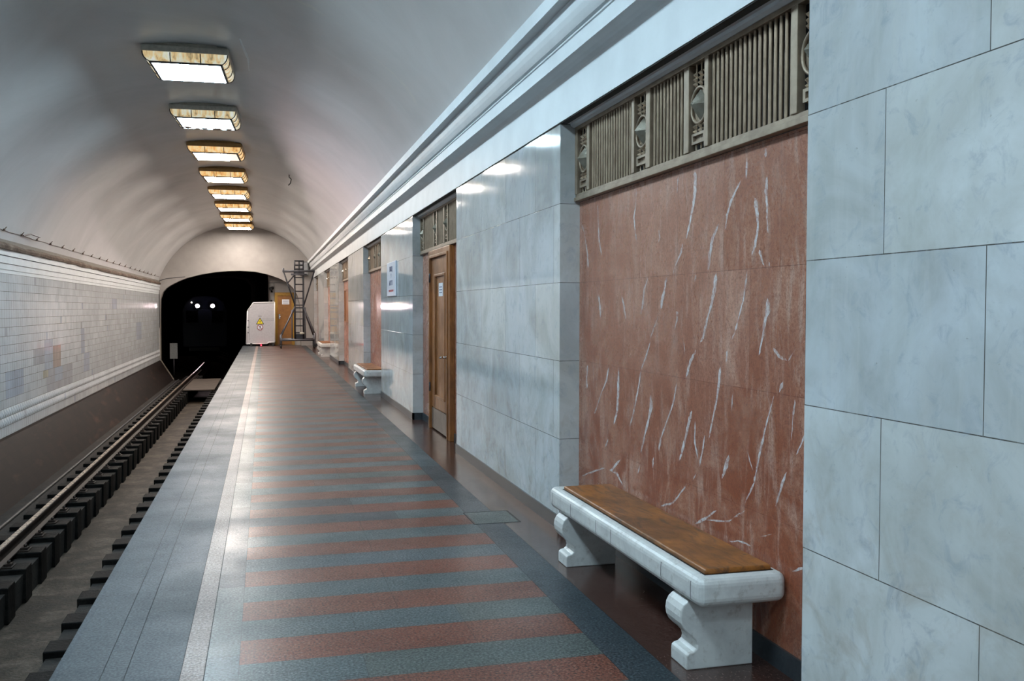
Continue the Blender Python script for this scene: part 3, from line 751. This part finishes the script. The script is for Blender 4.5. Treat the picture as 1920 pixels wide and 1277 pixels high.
b0 = bench(); BL = ['white marble bench with worn wooden seat board, closest to the camera', 'white marble bench standing between the wall sign pier and the third pier', 'small distant white marble bench next to the scaffold tower']
for i, n_ in enumerate((0, 2, 4)):
    o = b0 if i == 0 else copy_tree(b0)
    o.location = (0, PITCH*n_, 0); o['label'] = BL[i]; o['group'] = 'marble benches in the wall niches'

# ------------------------------------------------------------------ door in the second niche
dz = PITCH+NICHE0; DC = dz+NICHEW/2
d = bpy.data.objects.new('door_1', None); COL.objects.link(d); d.location = (B, DC, 0); struct(d, 'narrow panelled oak door with a white notice in the second niche')
m = MB(); m.box(-.065, .0, -.74, -.62, 0, 2.365); m.box(-.065, 0, .62, .74, 0, 2.365); m.box(-.065, 0, -.62, .62, 2.28, 2.365)
m.box(-.08, -.0, .60, .635, 0, 2.30); m.box(-.08, 0, -.635, -.60, 0, 2.30); m.box(-.08, 0, -.60, .60, 2.265, 2.30)
m.build('door_frame', WOOD_DOOR, d, bevel=.006)
m = MB(); m.box(-.030, -.004, -.60, .60, .01, 2.262)
for a in ((-.045, -.03, -.60, -.36, .30, 2.262), (-.045, -.03, .36, .60, .30, 2.262), (-.045, -.03, -.36, .36, 2.05, 2.262), (-.045, -.03, -.36, .36, .30, .44)): m.box(*a)
lf = m.build('door_leaf', WOOD_DOOR, d, bevel=.004)
m = MB()
for a in ((-.36, -.325, .44, 2.05), (.325, .36, .44, 2.05), (-.325, .325, 2.015, 2.05), (-.325, .325, .44, .475)): m.box(-.055, -.03, *a)
m.build('panel_moulding', WOOD_DOOR, lf, bevel=.008)
m = MB(); m.box(-.048, -.044, -.58, .58, .02, .29); m.build('kick_plate', KICK, d)
m = MB(); m.tube((-.045, -.44, 1.0), (-.10, -.44, 1.0), .014, 10); m.tube((-.10, -.455, 1.0), (-.10, -.30, .992), .015, 10); m.tube((-.045, -.44, 1.0), (-.052, -.44, 1.0), .026, 14)
m.build('door_handle', CHROME, d)
m = MB(); m.box(-.047, -.044, -.46, -.42, .86, .93); m.build('keyhole_plate', STEELD, d)
m = MB(); m.box(-.034, -.030, -.13, .14, 1.76, 1.93); nt = m.build('notice', PAPER, d)
m = MB()
for i in range(3): m.box(-.0348, -.034, -.09, .10, 1.80+i*.035, 1.815+i*.035)
m.build('notice_print', INK, nt)
for z in (.5, 1.95): 
    m = MB(); m.tube((-.07, .606, z), (-.07, .606, z+.12), .012, 8); m.build('hinge', STEELD, d)

# brown framed board in the fourth niche
a4 = ALLN[5][0]; c4 = a4+NICHEW/2
t = thing('notice_board', 'blank brown framed board on red marble, two niches beyond the door', 'board', (B, c4, 1.26))
m = MB(); m.box(-.03, -.0, -.76, .76, 0, .84); m.build('board', WOOD_DOOR, t)
m = MB()
for q in ((-.80, .80, -.04, .0), (-.80, .80, .84, .88), (-.80, -.74, 0, .84), (.74, .80, 0, .84)): m.box(-.055, 0, *q)
m.build('frame', WOOD_DOOR, t, bevel=.006)

# ------------------------------------------------------------------ sign on the second pier
FONTROT = Matrix(((0, 0, -1), (-1, 0, 0), (0, 1, 0)))     # text faces -x
def text(s, size, mat, parent, loc, rot, sx=1, ext=.0008, name='lettering'):
    c = bpy.data.curves.new(name, 'FONT'); c.body = s; c.size = size; c.align_x = 'CENTER'; c.align_y = 'CENTER'; c.extrude = ext; c.resolution_u = 3; c.space_character = 1.05
    tmp = bpy.data.objects.new(name, c); COL.objects.link(tmp); dg = bpy.context.evaluated_depsgraph_get()
    me = bpy.data.meshes.new_from_object(tmp.evaluated_get(dg)); bpy.data.objects.remove(tmp)
    me.transform(Matrix.Diagonal((sx, 1, 1, 1))); me.transform(rot.to_4x4()); me.materials.clear(); me.materials.append(mat)
    o = bpy.data.objects.new(name, me); COL.objects.link(o); o.parent = parent; o.location = loc
    return o
t = thing('wall_sign', 'white sign with blue letters and a red bar on the pier beyond the door', 'sign', (W, 15.38, 1.806))
m = MB(); m.box(-.025, 0, -.525, .525, 0, .57); pn = m.build('sign_panel', SIGNW, t, bevel=.01)
text('ВИХІД', .115, SIGNB, t, (-.0265, 0, .445), FONTROT)
text('У', .10, SIGNB, t, (-.0265, 0, .335), FONTROT)
text('МІСТО', .115, SIGNB, t, (-.0265, 0, .215), FONTROT)
m = MB(); m.box(-.0275, -.0255, -.30, .27, .075, .108); m.build('red_bar', SIGNR, t)

# ------------------------------------------------------------------ end of the platform: barrier, staff door, boxes
ZROT = Matrix(((1, 0, 0), (0, 0, -1), (0, 1, 0)))          # text faces -y
t = thing('end_barrier', 'white steel barrier panel with warning signs closing the platform end beside the tunnel', 'barrier', (0, 40.88, 0))
def prism_yz(mb, pts, y0, y1, mi=0): mb.prism_y(pts, y0, y1, mi); return mb
out = [(-.757, .095), (-.70, 1.50), (-.46, 1.845), (.418, 1.87), (.418, .16), (.15, .16), (.10, .10)]
m = MB(); prism_yz(m, [(-.74, .12), (-.685, 1.49), (-.45, 1.82), (.40, 1.845), (.40, .17), (.15, .17), (.10, .12)], -.01, .015); m.build('panel', WHITEP, t)
m = MB(); pts = [(x, -.01, z) for x, z in out]; m.path(pts+[pts[0]], .022, 8); m.build('frame', plain('white_steel_tube', (226, 226, 228), .35, var=.02), t)
m = MB(); m.box(-.12, .40, -.016, -.01, 1.10, 1.112); m.box(-.12, .40, -.016, -.01, 1.16, 1.168); m.box(-.64, -.625, -.016, -.01, .25, 1.1); m.build('rib', GREYBOX, t)
for z in (.55, .78, 1.06):
    m = MB(); m.box(-.70, -.66, -.03, -.01, z, z+.05); m.build('hinge', STEELD, t)
for x in (-.6, .3):
    m = MB(); m.box(x, x+.08, -.04, .05, 0, .12); m.build('foot', BLACK, t)
sg = thing('warning_sign', 'yellow triangular high voltage sign on the white end barrier', 'sign', (-.19, 40.865, .93))
m = MB(); m.add([(-.165, -.004, 0), (.165, -.004, 0), (0, -.004, .285)]+[(-.165, .004, 0), (.165, .004, 0), (0, .004, .285)], [(0, 1, 2), (5, 4, 3), (0, 3, 4, 1), (1, 4, 5, 2), (2, 5, 3, 0)]); m.build('black_border', SIGNK, sg)
m = MB(); m.add([(-.125, -.006, .022), (.125, -.006, .022), (0, -.006, .238)], [(0, 1, 2)]); m.build('yellow_face', SIGNY, sg)
m = MB(); m.add([(.02, -.008, .19), (-.03, -.008, .105), (.0, -.008, .11), (-.015, -.008, .04), (.035, -.008, .125), (.005, -.008, .12)], [(0, 1, 2, 5), (2, 3, 4, 5)]); m.build('bolt_mark', SIGNK, sg)
m = MB(); m.box(-.07, .07, -.005, 0, .335, .35); m.build('caption', SIGNK, sg)
sg = thing('prohibition_sign', 'round red-ringed white sign with a walking figure below the yellow triangle', 'sign', (-.19, 40.865, .80))
m = MB(); m.tube((0, .003, 0), (0, -.004, 0), .125, 28); m.build('ring', SIGNRING, sg)
m = MB(); m.tube((0, -.004, 0), (0, -.006, 0), .098, 28); m.build('white_disc', SIGNW, sg)
m = MB(); m.tube((0, -.006, .055), (0, -.009, .055), .022, 10); m.box(-.018, .018, -.009, -.006, -.02, .035); m.tube((0, -.0075, -.01), (-.03, -.0075, -.07), .008, 5); m.tube((0, -.0075, -.01), (.035, -.0075, -.06), .008, 5); m.build('walking_figure', SIGNK, sg)
m = MB(); m.tube((-.07, -.010, .07), (.07, -.010, -.07), .009, 6); m.build('red_slash', SIGNRING, sg)

t = thing('red_indicator_lamp', 'tiny glowing red lamp on the floor in front of the white barrier', 'lamp', (-.15, 40.70, 0))
m = MB(); m.tube((0, 0, 0), (0, 0, .03), .035, 12); m.build('base', BLACK, t)
m = MB(); m.tube((0, 0, .03), (0, 0, .065), .028, 12, r2=.015); m.build('lens', emis('red_lens', (1, .02, .04), 22, (.5, .02, .03, 1)), t)

d = bpy.data.objects.new('door_2', None); COL.objects.link(d); d.location = (.85, RY, 0); struct(d, 'brown staff door in an ochre frame at the platform end')
m = MB(); m.box(-.42, -.30, -.06, 0, 0, 2.30); m.box(.30, .42, -.06, 0, 0, 2.30); m.box(-.30, .30, -.06, 0, 2.16, 2.30); m.build('door_frame', YELLOW, d, bevel=.006)
m = MB(); m.box(-.30, .30, -.035, -.0, .02, 2.16); lf = m.build('door_leaf', WOOD_BRN, d)
m = MB(); m.box(-.11, .20, -.040, -.036, 1.78, 2.0); nt = m.build('notice', PAPER, d)
m = MB()
for i in range(3): m.box(-.07, .16, -.042, -.040, 1.82+i*.05, 1.835+i*.05)
m.build('notice_print', INK, nt)
m = MB(); m.tube((-.22, -.035, 1.25), (-.22, -.09, 1.25), .012, 8); m.tube((-.22, -.09, 1.25), (-.13, -.09, 1.25), .010, 8); m.box(-.25, -.19, -.042, -.035, 1.15, 1.35); m.build('door_handle', CHROME, d)

t = thing('switch_box', 'dark grey metal box mounted left of the brown staff door', 'electrical box', (.335, RY, 1.48))
m = MB(); m.box(-.085, .085, -.12, 0, 0, .30); m.build('housing', BOXDARK, t, bevel=.01)
m = MB(); m.box(-.075, .075, -.128, -.12, .01, .29); m.build('cover', GREYBOX, t, bevel=.004)
t = thing('security_camera', 'black camera on a bracket high on the wall beside the staff door', 'camera', (.31, RY-.002, 2.30))
m = MB(); m.box(-.04, .04, -.05, 0, 0, .06); m.tube((0, -.05, .03), (0, -.12, .15), .02, 8); m.build('bracket', BLACK, t)
m = MB(); m.tube((.03, -.02, .20), (-.05, -.28, .16), .07, 14); m.build('camera_body', BLACK, t)
t = thing('bell_box', 'tiny black round bell on the wall between camera and grey box', 'bell', (.29, RY, 1.93))
m = MB(); m.tube((0, 0, 0), (0, -.06, 0), .05, 14); m.build('dome', BLACK, t, bevel=.006)
t = thing('conduit', 'thin grey conduit crossing the wall above the staff door', 'pipe', (0, RY-.005, 2.72))
m = MB(); m.path([(.18, -.02, 0), (1.25, -.02, .02)], .012, 6); m.path([(.41, -.02, 0), (.41, -.02, -.92)], .010, 6); m.build('pipe_run', GREYBOX, t)
t = thing('wall_cabinet', 'pale grey rounded box on the end wall behind the scaffold cage', 'cabinet', (1.66, YE, 3.0))
m = MB(); m.box(-.18, .18, -.22, 0, 0, .62); m.build('housing', GREYBOX, t, bevel=.05, segs=4)
m = MB(); m.box(-.14, .14, -.228, -.21, .06, .56); m.build('front_cover', plain('light_grey_cover', (150, 152, 154), .4), t, bevel=.01)
t = thing('portal_cable', 'thin dark cable running across the left haunch of the portal wall', 'cable', (-3.4, YE-.012, 2.7))
m = MB(); m.path([(-.82, 0, -1.9), (-.81, 0, .05), (-.55, 0, .13), (-.15, 0, .19), (.2, 0, .22)], .010, 6); m.build('cable', STEELD, t)
t = thing('ceiling_hook', 'small black hook hanging from the right side of the vault', 'hook', (.58, 22.5, 4.745))
m = MB(); m.path([(0, 0, .01), (0, 0, -.06), (.05, 0, -.10), (.03, 0, -.20), (-.02, 0, -.25)], .012, 6); m.build('rod', BLACK, t)

# ------------------------------------------------------------------ scaffold tower on castors
t = thing('scaffold_tower', 'grey steel ladder tower with a top cage on a wheeled base', 'scaffold', (1.35, 38.62, 0))
def tubes(name, segs, r=.022, mat=STEEL, parent=None, n=8):
    m = MB()
    for a, b in segs: m.tube(a, b, r*1.3, n)
    return m.build(name, mat, parent or t)
X0, X1, YA, YB2 = -.72, .60, -.55, .55
tubes('base_frame', [((X0, YA, .34), (X1, YA, .34)), ((X0, YB2, .34), (X1, YB2, .34)), ((X0, YA, .34), (X0, YB2, .34)), ((X1, YA, .34), (X1, YB2, .34)), ((X0, 0, .34), (X1, 0, .34)),
      ((X0, YA, .14), (X0, YA, .56)), ((X1, YA, .14), (X1, YA, .62)), ((X0, YB2, .14), (X0, YB2, .5)), ((X1, YB2, .14), (X1, YB2, .5))], .032)
for x in (X0, X1):
    for y in (YA, YB2):
        m = MB(); m.tube((x-.025, y, .075), (x+.025, y, .075), .075, 16); m.box(x-.036, x-.028, y-.03, y+.03, .07, .16); m.box(x+.028, x+.036, y-.03, y+.03, .07, .16); m.box(x-.036, x+.036, y-.03, y+.03, .15, .165)
        m.build('castor', BLACK, t)
hw = .17
mast = [(-hw+.01, -hw), (hw+.01, -hw), (hw+.01, hw), (-hw+.01, hw)]
tubes('mast', [((x, y, .34), (x, y, 3.12)) for x, y in mast], .024, STEELD)
tubes('side_post', [((-.28, -.2, .34), (-.28, -.2, 1.55)), ((.24, -.2, .34), (.24, -.2, 1.65))], .020)
z = .62
while z < 3.0:
    m = MB()
    for (xa, ya), (xb, yb_) in zip(mast, mast[1:]+mast[:1]): m.tube((xa, ya, z), (xb, yb_, z), .02, 6)
    m.build('rung', STEELD, t); z += .28
tubes('lower_brace', [((X0, YA, .50), (-.16, -hw, 1.68)), ((X1, YA, .58), (.18, -hw, 1.66)), ((X0, YB2, .5), (-.16, hw, 1.6)), ((X1, YB2, .5), (.18, hw, 1.6))], .024)
tubes('upper_brace', [((-.16, -hw, 1.74), (-.60, -hw, 3.08)), ((.18, -hw, 1.70), (.615, -hw, 3.12)), ((-.45, -hw, 2.62), (-.20, -hw, 2.92))], .022, STEELD)
tubes('outrigger_beam', [((-.62, -hw, 3.10), (.63, -hw, 3.13)), ((-.31, -hw, 2.98), (.32, -hw, 2.98)), ((-.61, -hw, 3.06), (-.61, -hw, 3.22)), ((-.62, hw, 3.10), (.63, hw, 3.13))], .03)
m = MB(); m.box(-.20, .22, -.20, .20, 3.02, 3.07); m.box(-.16, .18, -.16, .16, 1.60, 1.66); m.build('platform_deck', STEELD, t)
cg = [((x, y, 3.07), (x, y, 3.53)) for x, y in ((-.16, -.16), (.18, -.16), (.18, .16), (-.16, .16), (.01, -.17))]
for z_ in (3.2, 3.36, 3.53): cg += [((-.16, -.16, z_), (.18, -.16, z_)), ((.18, -.16, z_), (.18, .16, z_)), ((.18, .16, z_), (-.16, .16, z_)), ((-.16, .16, z_), (-.16, -.16, z_))]
tubes('cage', cg, .018, STEELD)
m = MB(); m.box(-.13, .15, -.10, .12, .345, .56); m.build('ballast_box', STEELD, t, bevel=.02)
m = MB(); m.tube((.02, -.16, .60), (.20, -.16, .60), .05, 12); m.build('winch_drum', plain('pale_winch_drum', (196, 190, 176), .5), t)

# ------------------------------------------------------------------ train waiting in the tunnel
TY = 60.0
t = thing('train', 'dark train deep in the tunnel with two bright headlights', 'train', (CXT+tcx(TY)-.05, TY, ZR+tcz(TY)), rz=math.atan2((TY-48)/55, 1))
pr = [(-1.30, .25), (-1.33, 1.2), (-1.33, 2.5), (-1.15, 3.0), (-.7, 3.35), (0, 3.45), (.7, 3.35), (1.15, 3.0), (1.33, 2.5), (1.33, 1.2), (1.30, .25)]
m = MB(); m.prism_y(pr, .0, 5.0); m.build('car_body', TRAINB, t, bevel=.05)
for a, b in ((-1.1, -.42), (.42, 1.1)):
    m = MB(); m.box(a, b, -.02, .0, 1.75, 2.5); m.build('windscreen', TRAING, t)
m = MB(); m.box(-.34, .34, -.03, .0, .5, 2.55); m.build('front_door', TRAINB, t, bevel=.01)
HL = emis('headlight_lens', (1.0, .78, .80), 240)
for x in (-.45, .45):
    m = MB(); m.tube((x, 0, 2.78), (x, -.06, 2.78), .15, 16); m.build('lamp_housing', STEELD, t)
    m = MB(); m.tube((x, -.06, 2.78), (x, -.075, 2.78), .115, 16); hl = m.build('headlight', HL, t)
    ld = bpy.data.lights.new('headlight_beam', 'SPOT'); ld.energy = 100; ld.color = (1, .62, .38); ld.spot_size = math.radians(26); ld.spot_blend = .6; ld.shadow_soft_size = .12
    lo = bpy.data.objects.new('headlight_beam', ld); COL.objects.link(lo); lo.parent = t; lo.location = (x, -.12, 2.78); lo.rotation_euler = (math.radians(88), 0, 0)
m = MB(); m.tube((-.78, 0, 3.0), (-.78, -.03, 3.0), .03, 10); m.build('marker_lamp', emis('marker_lens', (1, .75, .5), 60), t)
m = MB(); m.box(-.9, .9, .3, 4.5, .0, .3); m.build('bogie', BLACK, t)
# pale panel on the tunnel wall
t = thing('tunnel_panel', 'small pale grey panel on the left wall inside the dark tunnel', 'panel', (-3.93, 43.8, -.3))
m = MB(); m.box(-.16, .16, -.04, .0, -.35, .35); m.build('board', GREYBOX, t, bevel=.005)
m = MB(); m.tube((0, .02, -1.1), (0, .02, -.3), .025, 8); m.build('post', STEELD, t)
